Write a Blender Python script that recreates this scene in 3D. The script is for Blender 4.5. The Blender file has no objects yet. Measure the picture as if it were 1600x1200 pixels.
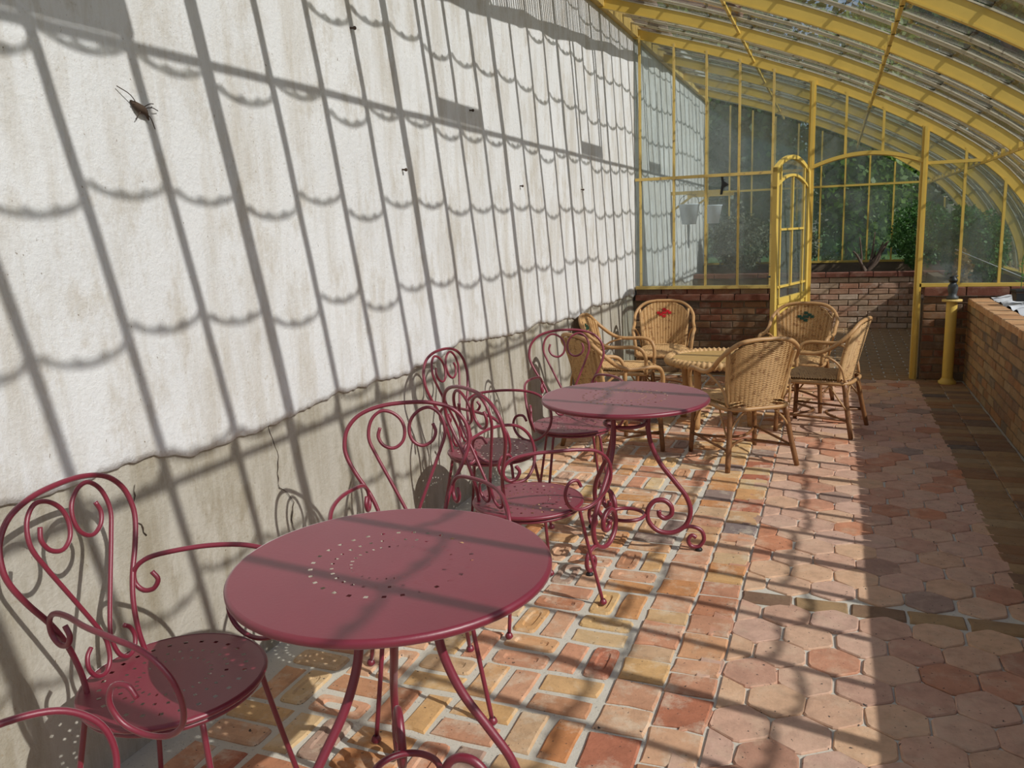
import bpy, math, random
from mathutils import Vector, Matrix, noise as mnoise

scene = bpy.context.scene
col = scene.collection
R = math.radians

# ------------------------------------------------------------------ camera, sky, sun, exposure
CAM_H = 1.5
F_PX, YAW, PITCH, ROLL = 1266.8, 0.37996, 0.18723, -0.0379
fwd = Vector((-math.sin(YAW)*math.cos(PITCH), math.cos(YAW)*math.cos(PITCH), -math.sin(PITCH)))
rgt = Vector((math.cos(YAW), math.sin(YAW), 0.0))
upv = rgt.cross(fwd)
rgt2 = rgt*math.cos(ROLL) + upv*math.sin(ROLL)
upv2 = -rgt*math.sin(ROLL) + upv*math.cos(ROLL)
cd = bpy.data.cameras.new('camera')
cam = bpy.data.objects.new('camera', cd)
col.objects.link(cam)
cd.sensor_width = 36.0
cd.lens = 36.0*F_PX/1600.0
cd.clip_start = 0.02
cd.clip_end = 300
m = Matrix.Identity(4)
for i in range(3):
    m[i][0] = rgt2[i]; m[i][1] = upv2[i]; m[i][2] = -fwd[i]
m[0][3], m[1][3], m[2][3] = 0.0, 0.0, CAM_H
cam.matrix_world = m
scene.camera = cam

SUN = Vector((-1.0, 0.27, -0.79)).normalized()
world = bpy.data.worlds.new('world'); scene.world = world
world.use_nodes = True
wn = world.node_tree
bg = wn.nodes['Background']
sky = wn.nodes.new('ShaderNodeTexSky')
sky.sky_type = 'NISHITA'
sky.sun_disc = False
sky.sun_elevation = math.asin(-SUN.z)
sky.sun_rotation = math.atan2(-SUN.x, -SUN.y)
sky.air_density = 1.0; sky.dust_density = 1.2; sky.ozone_density = 1.0
wn.links.new(sky.outputs[0], bg.inputs[0])
bg.inputs[1].default_value = 0.115
sd = bpy.data.lights.new('sun', 'SUN')
sd.energy = 4.65
sd.angle = R(0.53)
sd.color = (1.0, 0.97, 0.93)
so = bpy.data.objects.new('sun', sd); col.objects.link(so)
so.rotation_euler = SUN.to_track_quat('-Z', 'Y').to_euler()
so.location = (6, -2, 6)

scene.view_settings.view_transform = 'Standard'
scene.view_settings.look = 'None'
scene.view_settings.exposure = -0.28
scene.view_settings.gamma = 1.0
scene.view_settings.use_curve_mapping = False
scene.cycles.transparent_max_bounces = 32
scene.cycles.max_bounces = 10

# ------------------------------------------------------------------ helpers
class MB:
    def __init__(s): s.v = []; s.f = []; s.sm = []
    def add(s, vs, fs, smooth=False):
        o = len(s.v); s.v += [tuple(p) for p in vs]
        s.f += [tuple(i+o for i in q) for q in fs]; s.sm += [smooth]*len(fs)
        return s
    def box(s, a, b):
        x0, y0, z0 = a; x1, y1, z1 = b
        return s.add([(x0,y0,z0),(x1,y0,z0),(x1,y1,z0),(x0,y1,z0),(x0,y0,z1),(x1,y0,z1),(x1,y1,z1),(x0,y1,z1)],
              [(0,3,2,1),(4,5,6,7),(0,1,5,4),(1,2,6,5),(2,3,7,6),(3,0,4,7)])
    def bar(s, p, q, w, h, up=(0,0,1)):
        p = Vector(p); q = Vector(q); d = (q-p).normalized(); u = Vector(up)
        a = d.cross(u)
        if a.length < 1e-4: a = d.cross(Vector((1,0,0)))
        a.normalize(); b = a.cross(d).normalized()
        a *= w/2; b *= h/2
        vs = [p-a-b, p+a-b, p+a+b, p-a+b, q-a-b, q+a-b, q+a+b, q-a+b]
        return s.add(vs, [(0,3,2,1),(4,5,6,7),(0,1,5,4),(1,2,6,5),(2,3,7,6),(3,0,4,7)])
    def tube(s, pts, r, n=8, closed=False, cap=True):
        pts = [Vector(p) for p in pts]; N = len(pts)
        rr = r if isinstance(r, (list, tuple)) else [r]*N
        def tang(i):
            if closed: return (pts[(i+1) % N]-pts[i-1]).normalized()
            return (pts[min(i+1, N-1)]-pts[max(i-1, 0)]).normalized()
        t = tang(0); a = t.cross(Vector((0,0,1)))
        if a.length < .1: a = t.cross(Vector((1,0,0)))
        a.normalize(); vs = []
        for i in range(N):
            t = tang(i); a = (a-t*a.dot(t)).normalized(); b = t.cross(a)
            for k in range(n):
                w = 2*math.pi*k/n
                vs.append(pts[i]+(a*math.cos(w)+b*math.sin(w))*rr[i])
        fs = []
        for i in range(N if closed else N-1):
            j = (i+1) % N
            for k in range(n):
                l = (k+1) % n
                fs.append((i*n+k, i*n+l, j*n+l, j*n+k))
        if not closed and cap:
            fs.append(tuple(range(n-1, -1, -1))); fs.append(tuple((N-1)*n+k for k in range(n)))
        return s.add(vs, fs, True)
    def lathe(s, prof, n=32, c=(0,0,0)):
        vs = []; fs = []
        for (r, z) in prof:
            for k in range(n):
                w = 2*math.pi*k/n
                vs.append((c[0]+r*math.cos(w), c[1]+r*math.sin(w), c[2]+z))
        for i in range(len(prof)-1):
            for k in range(n):
                l = (k+1) % n
                fs.append((i*n+k, i*n+l, (i+1)*n+l, (i+1)*n+k))
        return s.add(vs, fs, True)
    def ball(s, c, r, n=10):
        prof = [(max(1e-4, r*math.sin(math.pi*i/6)), -r*math.cos(math.pi*i/6)) for i in range(7)]
        return s.lathe(prof, n, c)
    def prism(s, poly, y0, y1):            # polygon in (x,z) pushed along y
        n = len(poly)
        vs = [(x, y0, z) for x, z in poly]+[(x, y1, z) for x, z in poly]
        fs = [tuple(range(n)), tuple(range(2*n-1, n-1, -1))]
        fs += [(i, i+n, (i+1) % n+n, (i+1) % n) for i in range(n)]
        return s.add(vs, fs)
    def mesh(s, name):
        me = bpy.data.meshes.new(name)
        me.from_pydata(s.v, [], s.f); me.polygons.foreach_set('use_smooth', s.sm); me.update()
        return me
    def build(s, name, mat, parent=None, loc=None):
        o = bpy.data.objects.new(name, s.mesh(name)); col.objects.link(o)
        if mat: o.data.materials.append(mat)
        if parent: o.parent = parent
        if loc: o.location = loc
        return o

def inst(name, me, parent, loc, rot=(0,0,0), scale=(1,1,1)):
    o = bpy.data.objects.new(name, me); col.objects.link(o)
    o.parent = parent; o.location = loc; o.rotation_euler = rot; o.scale = scale
    return o
def tag(o, label=None, cat=None, group=None, kind=None):
    if label: o['label'] = label
    if cat: o['category'] = cat
    if group: o['group'] = group
    if kind: o['kind'] = kind
    return o
def empty(name, loc=(0,0,0), rz=0, **k):
    o = bpy.data.objects.new(name, None); col.objects.link(o)
    o.location = loc; o.rotation_euler = (0,0,rz); o.empty_display_size = .1
    return tag(o, **k)
def dup(root, loc, rz, **k):
    r = root.copy(); col.objects.link(r); r.location = loc; r.rotation_euler = (0,0,rz)
    for ch in list(root.children):
        c = ch.copy(); col.objects.link(c); c.parent = r
        for g in list(ch.children):
            d = g.copy(); col.objects.link(d); d.parent = c
    return tag(r, **k)
def crom(P, per=6, closed=False):
    P = [Vector(p) for p in P]; out = []; N = len(P)
    for i in range(N if closed else N-1):
        if closed: p0, p1, p2, p3 = P[i-1], P[i], P[(i+1) % N], P[(i+2) % N]
        else:
            p1, p2 = P[i], P[i+1]
            p0 = P[i-1] if i else p1*2-p2
            p3 = P[i+2] if i+2 < N else p2*2-p1
        for k in range(per):
            t = k/per
            out.append(.5*((2*p1)+(p2-p0)*t+(2*p0-5*p1+4*p2-p3)*t*t+(3*p1-p0-3*p2+p3)*t**3))
    if not closed: out.append(P[-1])
    return out

# ------------------------------------------------------------------ materials
def srgb(r, g, b):
    f = lambda c: (c/255/12.92 if c/255 <= .04045 else ((c/255+.055)/1.055)**2.4)
    return (f(r), f(g), f(b), 1)
def newmat(name):
    m = bpy.data.materials.new(name); m.use_nodes = True
    return m, m.node_tree, m.node_tree.nodes['Principled BSDF']
def pos(nt):
    return nt.nodes.new('ShaderNodeNewGeometry').outputs['Position']
def noise(nt, scale, detail=4, rough=.6, vec=None, stretch=None):
    n = nt.nodes.new('ShaderNodeTexNoise'); n.inputs['Scale'].default_value = scale
    n.inputs['Detail'].default_value = detail; n.inputs['Roughness'].default_value = rough
    v = vec or pos(nt)
    if stretch:
        mp = nt.nodes.new('ShaderNodeMapping'); mp.inputs['Scale'].default_value = stretch
        nt.links.new(v, mp.inputs[0]); v = mp.outputs[0]
    nt.links.new(v, n.inputs['Vector'])
    return n.outputs['Fac']
def ramp(nt, fac, stops, const=False):
    r = nt.nodes.new('ShaderNodeValToRGB'); e = r.color_ramp.elements
    r.color_ramp.interpolation = 'CONSTANT' if const else 'LINEAR'
    while len(e) < len(stops): e.new(.5)
    for k, (p, c) in enumerate(stops): e[k].position = p; e[k].color = c
    nt.links.new(fac, r.inputs[0])
    return r.outputs[0]
def mixc(nt, fac, a, b, mode='MIX'):
    n = nt.nodes.new('ShaderNodeMix'); n.data_type = 'RGBA'; n.blend_type = mode
    for s, v in ((0, fac), (6, a), (7, b)):
        if isinstance(v, (int, float, tuple)): n.inputs[s].default_value = v
        else: nt.links.new(v, n.inputs[s])
    return n.outputs[2]
def bump(nt, bs, h, strength=.3, dist=.01):
    b = nt.nodes.new('ShaderNodeBump'); b.inputs['Strength'].default_value = strength
    b.inputs['Distance'].default_value = dist
    nt.links.new(h, b.inputs['Height']); nt.links.new(b.outputs[0], bs.inputs['Normal'])
def thresh(nt, fac, lo, hi):
    return ramp(nt, fac, [(lo, (0,0,0,1)), (hi, (1,1,1,1))])

def paint(name, c, rough=.4, wear=None, wamt=.6, spec=.5):
    m, nt, bs = newmat(name)
    base = mixc(nt, noise(nt, 9, 3), tuple(x*.86 for x in c[:3])+(1,), tuple(min(1, x*1.1) for x in c[:3])+(1,))
    if wear:
        base = mixc(nt, thresh(nt, noise(nt, 26, 6, .7), wamt, wamt+.09), base, wear)
    nt.links.new(base, bs.inputs['Base Color']); bs.inputs['Roughness'].default_value = rough
    bs.inputs['Specular IOR Level'].default_value = spec
    bump(nt, bs, noise(nt, 120, 3), .12, .002)
    return m
def masonry(name, stops, dust, rough=.85, pits=True, dustamt=.35):
    m, nt, bs = newmat(name)
    oi = nt.nodes.new('ShaderNodeObjectInfo').outputs['Random']
    base = ramp(nt, oi, stops)
    base = mixc(nt, .5, base, ramp(nt, noise(nt, 14, 5, .65), [(.25, (.30,.28,.27,1)), (.5, (.72,.7,.68,1)), (.75, (1,1,1,1))]), 'MULTIPLY')
    base = mixc(nt, thresh(nt, noise(nt, 8, 5, .7), .50, .50+dustamt), base, dust)
    if pits:
        base = mixc(nt, thresh(nt, noise(nt, 70, 2, .5), .68, .74), base, (.05,.04,.035,1))
    nt.links.new(base, bs.inputs['Base Color']); bs.inputs['Roughness'].default_value = rough
    bump(nt, bs, noise(nt, 60, 6, .7), .5, .006)
    return m
def glass(name, tint, dust, dustcol, gl=.9):
    m, nt, bs = newmat(name)
    nt.nodes.remove(bs)
    out = nt.nodes['Material Output']
    tr = nt.nodes.new('ShaderNodeBsdfTransparent'); tr.inputs[0].default_value = tint
    gs = nt.nodes.new('ShaderNodeBsdfGlossy'); gs.inputs['Roughness'].default_value = .04
    lw = nt.nodes.new('ShaderNodeLayerWeight'); lw.inputs['Blend'].default_value = .5
    pw = nt.nodes.new('ShaderNodeMath'); pw.operation = 'POWER'; pw.inputs[1].default_value = 5
    nt.links.new(lw.outputs['Facing'], pw.inputs[0])
    ma = nt.nodes.new('ShaderNodeMath'); ma.operation = 'MULTIPLY_ADD'
    ma.inputs[1].default_value = gl; ma.inputs[2].default_value = .05
    nt.links.new(pw.outputs[0], ma.inputs[0])
    mx = nt.nodes.new('ShaderNodeMixShader')
    nt.links.new(ma.outputs[0], mx.inputs[0]); nt.links.new(tr.outputs[0], mx.inputs[1]); nt.links.new(gs.outputs[0], mx.inputs[2])
    df = nt.nodes.new('ShaderNodeBsdfDiffuse'); df.inputs[0].default_value = dustcol
    tl = nt.nodes.new('ShaderNodeBsdfTranslucent'); tl.inputs[0].default_value = dustcol
    md = nt.nodes.new('ShaderNodeMixShader'); md.inputs[0].default_value = .5
    nt.links.new(df.outputs[0], md.inputs[1]); nt.links.new(tl.outputs[0], md.inputs[2])
    f = ramp(nt, noise(nt, 3.5, 5, .65, stretch=(1,1,.35)), [(.3, (dust*.4,)*3+(1,)), (.7, (min(1, dust*1.6),)*3+(1,))])
    m2 = nt.nodes.new('ShaderNodeMixShader')
    nt.links.new(f, m2.inputs[0]); nt.links.new(mx.outputs[0], m2.inputs[1]); nt.links.new(md.outputs[0], m2.inputs[2])
    nt.links.new(m2.outputs[0], out.inputs[0])
    return m
def leafmat(name, a, b, trans=.35):
    m, nt, bs = newmat(name)
    base = ramp(nt, noise(nt, 5.5, 4, .7), [(.3, a), (.7, b)])
    nt.links.new(base, bs.inputs['Base Color']); bs.inputs['Roughness'].default_value = .5
    out = nt.nodes['Material Output']
    tl = nt.nodes.new('ShaderNodeBsdfTranslucent'); nt.links.new(base, tl.inputs[0])
    mx = nt.nodes.new('ShaderNodeMixShader'); mx.inputs[0].default_value = trans
    nt.links.new(bs.outputs[0], mx.inputs[1]); nt.links.new(tl.outputs[0], mx.inputs[2]); nt.links.new(mx.outputs[0], out.inputs[0])
    return m

M = {}
def wallmat(name, a, b, stain, bumps, sthr):
    m, nt, bs = newmat(name)
    base = mixc(nt, noise(nt, 1.6, 6, .65), a, b)
    streak = thresh(nt, noise(nt, 2.2, 6, .7, stretch=(1, 3.2, .55)), sthr, sthr+.28)
    base = mixc(nt, streak, base, stain)
    grain = thresh(nt, noise(nt, 38, 6, .75), .60, .72)
    mask = nt.nodes.new('ShaderNodeMath'); mask.operation = 'MULTIPLY'
    nt.links.new(grain, mask.inputs[0]); nt.links.new(thresh(nt, noise(nt, 1.3, 4, .6), .45, .62), mask.inputs[1])
    base = mixc(nt, mask.outputs[0], base, srgb(158, 142, 118))
    pm = nt.nodes.new('ShaderNodeMath'); pm.operation = 'MULTIPLY'; pm.inputs[1].default_value = .7
    nt.links.new(thresh(nt, noise(nt, 4.5, 7, .72, stretch=(1, 1.6, .8)), .52, .66), pm.inputs[0])
    base = mixc(nt, pm.outputs[0], base, stain)
    base = mixc(nt, thresh(nt, noise(nt, 95, 3, .6, stretch=(1, 1, .5)), .70, .76), base, srgb(120, 104, 84))
    nt.links.new(base, bs.inputs['Base Color']); bs.inputs['Roughness'].default_value = .92
    bs.inputs['Specular IOR Level'].default_value = .2
    bump(nt, bs, noise(nt, 55, 8, .7), bumps, .012)
    return m
M['lime'] = wallmat('limewash_plaster', srgb(226,226,226), srgb(208,208,208), srgb(190,183,172), .5, .46)
M['render'] = wallmat('grey_render', srgb(198,192,180), srgb(172,166,154), srgb(152,142,122), .55, .42)
M['mortar'] = None
def mortar(name, c1, c2):
    m, nt, bs = newmat(name)
    base = mixc(nt, noise(nt, 3, 6, .7), c1, c2)
    base = mixc(nt, thresh(nt, noise(nt, 90, 3, .6), .62, .72), base, tuple(x*.45 for x in c1[:3])+(1,))
    nt.links.new(base, bs.inputs['Base Color']); bs.inputs['Roughness'].default_value = .95
    bump(nt, bs, noise(nt, 110, 5, .7), .5, .006)
    return m
M['mortar'] = mortar('floor_mortar', srgb(216,211,200), srgb(194,186,168))
M['wallmortar'] = mortar('wall_mortar', srgb(128,112,92), srgb(104,90,74))
FB = [(0, srgb(206,136,86)), (.18, srgb(226,188,130)), (.36, srgb(216,154,120)), (.52, srgb(222,178,142)), (.68, srgb(186,112,84)), (.82, srgb(224,192,142)), (.93, srgb(204,164,136)), (1, srgb(116,110,114))]
HX = [(0, srgb(218,172,144)), (.3, srgb(214,176,156)), (.55, srgb(226,184,148)), (.75, srgb(206,164,142)), (.92, srgb(212,142,104)), (1, srgb(164,144,132))]
WB = [(0, srgb(122,70,52)), (.25, srgb(150,112,78)), (.45, srgb(110,84,66)), (.65, srgb(138,82,58)), (.82, srgb(92,78,70)), (1, srgb(160,126,92))]
PB = [(0, srgb(160,126,90)), (.25, srgb(180,148,106)), (.5, srgb(138,108,84)), (.75, srgb(168,122,82)), (.9, srgb(110,98,90)), (1, srgb(186,158,118))]
M['fbrick'] = masonry('floor_brick', FB, srgb(218,204,180), dustamt=.3)
M['hex'] = masonry('terracotta_hexagon', HX, srgb(214,188,160), dustamt=.45)
M['border'] = masonry('border_brick', PB, srgb(150,130,100))
M['bedbrick'] = masonry('limewashed_bed_brick', [(0, srgb(196,150,124)), (.3, srgb(214,190,168)), (.5, srgb(176,120,92)), (.7, srgb(206,178,150)), (.88, srgb(188,160,134)), (1, srgb(150,110,92))], srgb(216,204,188))
M['wbrick'] = masonry('dwarf_wall_brick', WB, srgb(156,140,122))
M['pbrick'] = masonry('planter_brick', PB, srgb(150,130,104))
M['coping'] = masonry('coping_brick', [(0, srgb(208,160,112)), (.5, srgb(196,146,100)), (1, srgb(214,172,126))], srgb(206,176,140), pits=False)
M['redcop'] = masonry('red_coping_brick', [(0, srgb(132,78,58)), (.5, srgb(120,70,54)), (1, srgb(140,90,68))], srgb(150,124,106), pits=False)
M['yellow'] = paint('yellow_painted_iron', srgb(216,184,90), .45, srgb(120,78,36), .66)
M['yellowp'] = paint('pale_weathered_yellow', srgb(214,184,108), .55, srgb(150,122,84), .58)
M['rust'] = paint('weathered_red_brown_wood', srgb(118,80,70), .85, srgb(70,50,42), .55)
M['barw'] = paint('dull_glazing_bar', srgb(206,198,172), .6, srgb(120,104,76), .58)
M['burg'] = paint('burgundy_powder_coat', srgb(122,27,48), .44, spec=.85)
_b = M['burg'].node_tree.nodes['Principled BSDF']
_b.inputs['Sheen Weight'].default_value = .32; _b.inputs['Sheen Roughness'].default_value = .35
M['rattan'] = paint('rattan_cane', srgb(180,138,90), .5, srgb(134,94,56), .58)
M['rattand'] = paint('dark_rattan_pole', srgb(132,90,54), .45, srgb(92,60,36), .54)
M['wicker'] = paint('woven_wicker', srgb(194,156,106), .6, srgb(146,104,62), .54)
M['plank'] = paint('table_plank', srgb(184,148,90), .5, srgb(150,112,62), .6)
M['red'] = paint('red_dyed_cane', srgb(190,24,36), .5)
M['green'] = paint('dark_green_dyed_cane', srgb(22,66,52), .5)
M['dark'] = paint('black_plastic', srgb(30,32,32), .5)
M['iron'] = paint('grey_cast_iron', srgb(66,72,74), .5)
M['white'] = paint('white_plastic_pot', srgb(214,222,232), .5)
M['fleece'] = paint('white_fleece', srgb(226,230,236), .9)
M['soil'] = mortar('bed_soil', srgb(64,50,40), srgb(48,38,30))
M['wood'] = paint('grey_bare_wood', srgb(96,80,68), .85, srgb(74,58,46), .5)
M['twig'] = paint('dry_twig', srgb(70,54,42), .9)
M['lath'] = paint('weathered_lath', srgb(120,96,84), .9)
M['lap'] = None
def lapmat():
    m, nt, bs = newmat('dirty_glass_lap'); nt.nodes.remove(bs)
    out = nt.nodes['Material Output']
    tr = nt.nodes.new('ShaderNodeBsdfTransparent'); tr.inputs[0].default_value = (.8,.8,.75,1)
    df = nt.nodes.new('ShaderNodeBsdfDiffuse'); df.inputs[0].default_value = srgb(72,64,52)
    mx = nt.nodes.new('ShaderNodeMixShader')
    nt.links.new(ramp(nt, noise(nt, 22, 4, .6), [(.25, (.5,.5,.5,1)), (.65, (.97,.97,.97,1))]), mx.inputs[0])
    nt.links.new(tr.outputs[0], mx.inputs[1]); nt.links.new(df.outputs[0], mx.inputs[2]); nt.links.new(mx.outputs[0], out.inputs[0])
    return m
M['lap'] = lapmat()
M['roofglass'] = glass('old_roof_glass', (.94,.96,.95,1), .065, srgb(186,184,176))
M['frameglass'] = glass('dusty_frame_glass', (.88,.92,.91,1), .15, srgb(186,194,192))
M['doorglass'] = glass('door_glass', (.90,.94,.93,1), .10, srgb(186,194,192))
M['grass'] = mortar('lawn_grass', srgb(96,128,62), srgb(76,108,50))
M['leaf_tree'] = leafmat('tree_leaf', srgb(34,60,26), srgb(84,118,48))
M['leaf_light'] = leafmat('light_tree_leaf', srgb(58,92,34), srgb(120,150,62))
M['leaf_box'] = leafmat('box_leaf', srgb(54,98,48), srgb(104,150,76))
M['leaf_grey'] = leafmat('grey_leaf', srgb(96,106,88), srgb(150,156,132))
M['leaf_dry'] = leafmat('dry_leaf', srgb(120,92,44), srgb(176,146,78))
M['bark'] = paint('tree_bark', srgb(84,70,56), .95)

# ------------------------------------------------------------------ key dimensions
XW, XP = -1.90, 1.13                # limewashed wall, inner face of the planter
YF, YG = 8.30, 13.0                 # glazed partition, far gable
BAY = .32
PT = .755                           # planter top
PROF = [(-1.93,3.31),(-1.486,3.17),(-1.182,3.075),(-.886,2.972),(-.585,2.857),(-.259,2.73),(.062,2.588),(.376,2.433),
        (.691,2.262),(1.016,2.055),(1.18,1.93),(1.344,1.778),(1.514,1.56),(1.64,1.33),(1.72,1.10),(1.755,.88)]
arc = crom([Vector((x, 0, z)) for x, z in PROF], 8)
def prof_z(x):
    for a, b in zip(arc, arc[1:]):
        if a.x <= x <= b.x: return a.z+(b.z-a.z)*(x-a.x)/max(1e-9, b.x-a.x)
    return arc[0].z if x < arc[0].x else .88
LEN = [0.0]
for a, b in zip(arc, arc[1:]): LEN.append(LEN[-1]+(b-a).length)
def arc_at(s):
    s = max(0, min(LEN[-1], s))
    for i in range(len(arc)-1):
        if LEN[i+1] >= s:
            t = (s-LEN[i])/(LEN[i+1]-LEN[i]); p = arc[i].lerp(arc[i+1], t); d = (arc[i+1]-arc[i]).normalized()
            return p, d, Vector((-d.z, 0, d.x))      # point, tangent, outward normal
rng = random.Random(7)

# ------------------------------------------------------------------ ground, floor
g = MB(); g.box((-60, -40, -.5), (90, 120, -.12)).build('ground', M['grass'])
tag(bpy.data.objects['ground'], 'green lawn lying around the outside of the greenhouse', 'lawn', kind='structure')

floor = tag(MB().box((XW-.2, -2.5, -.10), (XP+.05, YG, -.0085)).build('floor', M['mortar']),
            'old brick and terracotta tile floor of the greenhouse aisle', 'floor', kind='structure')

def piece_mesh(name, L, W, H, mat, jit, seed, bev=.006):
    r = random.Random(seed); vs = []; fs = []
    ring = [(-L/2,-W/2),(0,-W/2),(L/2,-W/2),(L/2,0),(L/2,W/2),(0,W/2),(-L/2,W/2),(-L/2,0)]
    j = [(x+r.uniform(-jit, jit), y+r.uniform(-jit, jit)) for x, y in ring]
    n = 8
    vs += [(x, y, -H) for x, y in j]+[(x, y, -bev) for x, y in j]
    vs += [(x*(1-2*bev/L), y*(1-2*bev/W), r.uniform(-.0015, .0015)) for x, y in j]
    for a in (0, n):
        fs += [(a+k, a+(k+1) % n, a+n+(k+1) % n, a+n+k) for k in range(n)]
    fs.append(tuple(range(2*n, 3*n)))
    b = MB().add(vs, fs); me = b.mesh(name); me.materials.append(mat); return me
def frog_mesh(name, L, W, H, mat, seed):
    r = random.Random(seed); n = 16; bev = .007
    def sup(a, b, p, k):
        w = 2*math.pi*(k+.5)/n; c, s = math.cos(w), math.sin(w)
        return (a*math.copysign(abs(c)**p, c), b*math.copysign(abs(s)**p, s))
    o = [sup(L/2, W/2, .28, k) for k in range(n)]
    i1 = [sup(L*.33, W*.25, .5, k) for k in range(n)]
    i2 = [sup(L*.29, W*.19, .5, k) for k in range(n)]
    vs = [(x, y, -H) for x, y in o]+[(x, y, -bev) for x, y in o]+[(x*.94, y*.9, r.uniform(-.001, .001)) for x, y in o]
    vs += [(x, y, 0) for x, y in i1]+[(x, y, -.007) for x, y in i2]
    fs = []
    for a in range(4):
        fs += [(a*n+k, a*n+(k+1) % n, (a+1)*n+(k+1) % n, (a+1)*n+k) for k in range(n)]
    fs.append(tuple(range(4*n, 5*n)))
    b = MB().add(vs, fs); me = b.mesh(name); me.materials.append(mat); return me
BR = [piece_mesh('floor_brick', .198, .090, .03, M['fbrick'], .004, k) for k in range(6)]
FR = [frog_mesh('frogged_brick', .200, .093, .03, M['fbrick'], k) for k in range(3)]
CELL = .228
cnt = 0
far_b = MB()
for ix in range(6):
    for iy in range(-1, 34):
        cx = -.655-CELL*(ix+.5); cy = 1.05+CELL*(iy+.5)
        if cy > YF-.1 or cx-.1 < XW+.02: continue
        for k in (-1, 1):
            a = 0 if (ix+iy) % 2 else math.pi/2
            ox, oy = ((0, k*CELL/4) if a == 0 else (k*CELL/4, 0))
            me = rng.choice(FR) if rng.random() < .38 else rng.choice(BR)
            loc = (cx+ox+rng.uniform(-.004, .004), cy+oy+rng.uniform(-.004, .004), rng.uniform(-.002, .002))
            rz = a+rng.uniform(-.03, .03)+(math.pi if rng.random() < .5 else 0)
            if cnt < 290:
                inst('brick', me, floor, loc, (rng.uniform(-.008, .008), rng.uniform(-.008, .008), rz))
            else:
                far_b.add([Matrix.Rotation(rz, 3, 'Z') @ v.co + Vector(loc) for v in me.vertices], [tuple(p.vertices) for p in me.polygons])
            cnt += 1
if far_b.v: tag(far_b.build('brick_field', M['fbrick'], floor), kind='stuff')
# two straight courses of broad bricks beside the basketweave
BB = [piece_mesh('course_brick', .158, .128, .03, M['fbrick'], .004, 20+k) for k in range(5)]
for c in range(2):
    y = 1.0
    while y < YF-.1:
        h = rng.choice((.10, .13, .15, .19))
        inst('course_brick', rng.choice(BB), floor, (-.645+.085+.167*c, y+h/2, rng.uniform(-.0015, .0015)), (0, 0, rng.uniform(-.015, .015)), (1, (h-.012)/.128, 1))
        y += h
# hexagonal tiles
HW, HP = .176, .1525
def clip_poly(poly, x, keep_right):
    out = []
    for k in range(len(poly)):
        a, b = poly[k-1], poly[k]
        ia = (a[0] >= x) == keep_right; ib = (b[0] >= x) == keep_right
        if ia != ib:
            t = (x-a[0])/(b[0]-a[0]); out.append((x, a[1]+(b[1]-a[1])*t))
        if ib: out.append(b)
    return out
def hex_mesh(seed, lo=None, hi=None):
    r = random.Random(seed); R_ = .0990
    j = [(R_*math.cos(math.pi/6+k*math.pi/3)+r.uniform(-.006, .006), R_*math.sin(math.pi/6+k*math.pi/3)+r.uniform(-.006, .006)) for k in range(6)]
    o = []
    for k in range(6):
        a = Vector(j[k-1]); b = Vector(j[k]); c = Vector(j[(k+1) % 6])
        o += [tuple(b.lerp(a, .10)), tuple(b.lerp(c, .10))]
    if lo is not None: o = clip_poly(o, lo, True)
    if hi is not None: o = clip_poly(o, hi, False)
    n = len(o); cx = sum(p[0] for p in o)/n; cy = sum(p[1] for p in o)/n
    vs = [(x, y, -.03) for x, y in o]+[(x, y, -.004) for x, y in o]+[(cx+(x-cx)*.96, cy+(y-cy)*.96, r.uniform(-.001, .001)) for x, y in o]
    fs = []
    for a in (0, n): fs += [(a+k, a+(k+1) % n, a+n+(k+1) % n, a+n+k) for k in range(n)]
    fs.append(tuple(range(2*n, 3*n)))
    me = MB().add(vs, fs).mesh('hexagon_tile'); me.materials.append(M['hex']); return me
HXM = [hex_mesh(40+k) for k in range(8)]
HXL = [hex_mesh(50+k, lo=.004) for k in range(3)]; HXR = [hex_mesh(55+k, hi=-.002) for k in range(3)]
BANDY = 3.12
TB = [piece_mesh('cross_brick', .19, .105, .03, M['border'], .004, 60+k) for k in range(4)]
row = 0
y = .95
band = False
while y < YF-.08:
    if not band and y > BANDY:
        for k in range(5):
            inst('cross_brick', rng.choice(TB), floor, (-.205+.205*k, y-.03, 0), (0, 0, rng.uniform(-.015, .015)), (1.03, .92, 1))
        y += .125; band = True; row += 1; continue
    off = 0 if row % 2 else HW/2
    for k in range(-1, 6):
        x = -.305+HW*(k+.5)+off
        if x > .79: continue
        ms = HXM
        if x < -.23: ms = HXL if x < -.29 else HXM
        if x > .70: ms = HXR
        inst('hexagon_tile', rng.choice(ms), floor, (x+rng.uniform(-.003, .003), y+rng.uniform(-.003, .003), rng.uniform(-.0015, .0015)), (rng.uniform(-.006, .006), rng.uniform(-.006, .006), rng.choice((0, math.pi)) if ms is HXM else 0))
    y += HP; row += 1
# border along the planter
for c in range(2):
    y = 1.2
    while y < YF-.1:
        h = rng.choice((.105, .112, .12))
        inst('border_brick', rng.choice(TB), floor, (.725+.10+.2*c, y+h/2, rng.uniform(-.0015, .0015)), (0, 0, rng.uniform(-.015, .015)), (1.035, (h-.006)/.105, 1))
        y += h

rb = MB()
for r_ in range(34):
    yy = YF-.10+.116*(r_+.5)
    for k in range(14):
        xx = XW+.06+.222*(k+.5)+(.111 if r_ % 2 else 0)
        if xx < XP-.05: rb.add([Matrix.Diagonal((1.06, 1.14, 1)) @ v.co + Vector((xx, yy, rng.uniform(-.002, .002))) for v in BR[r_ % 6].vertices], [tuple(p.vertices) for p in BR[r_ % 6].polygons])
tag(rb.build('far_brick_field', M['border'], floor), kind='stuff')

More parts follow.
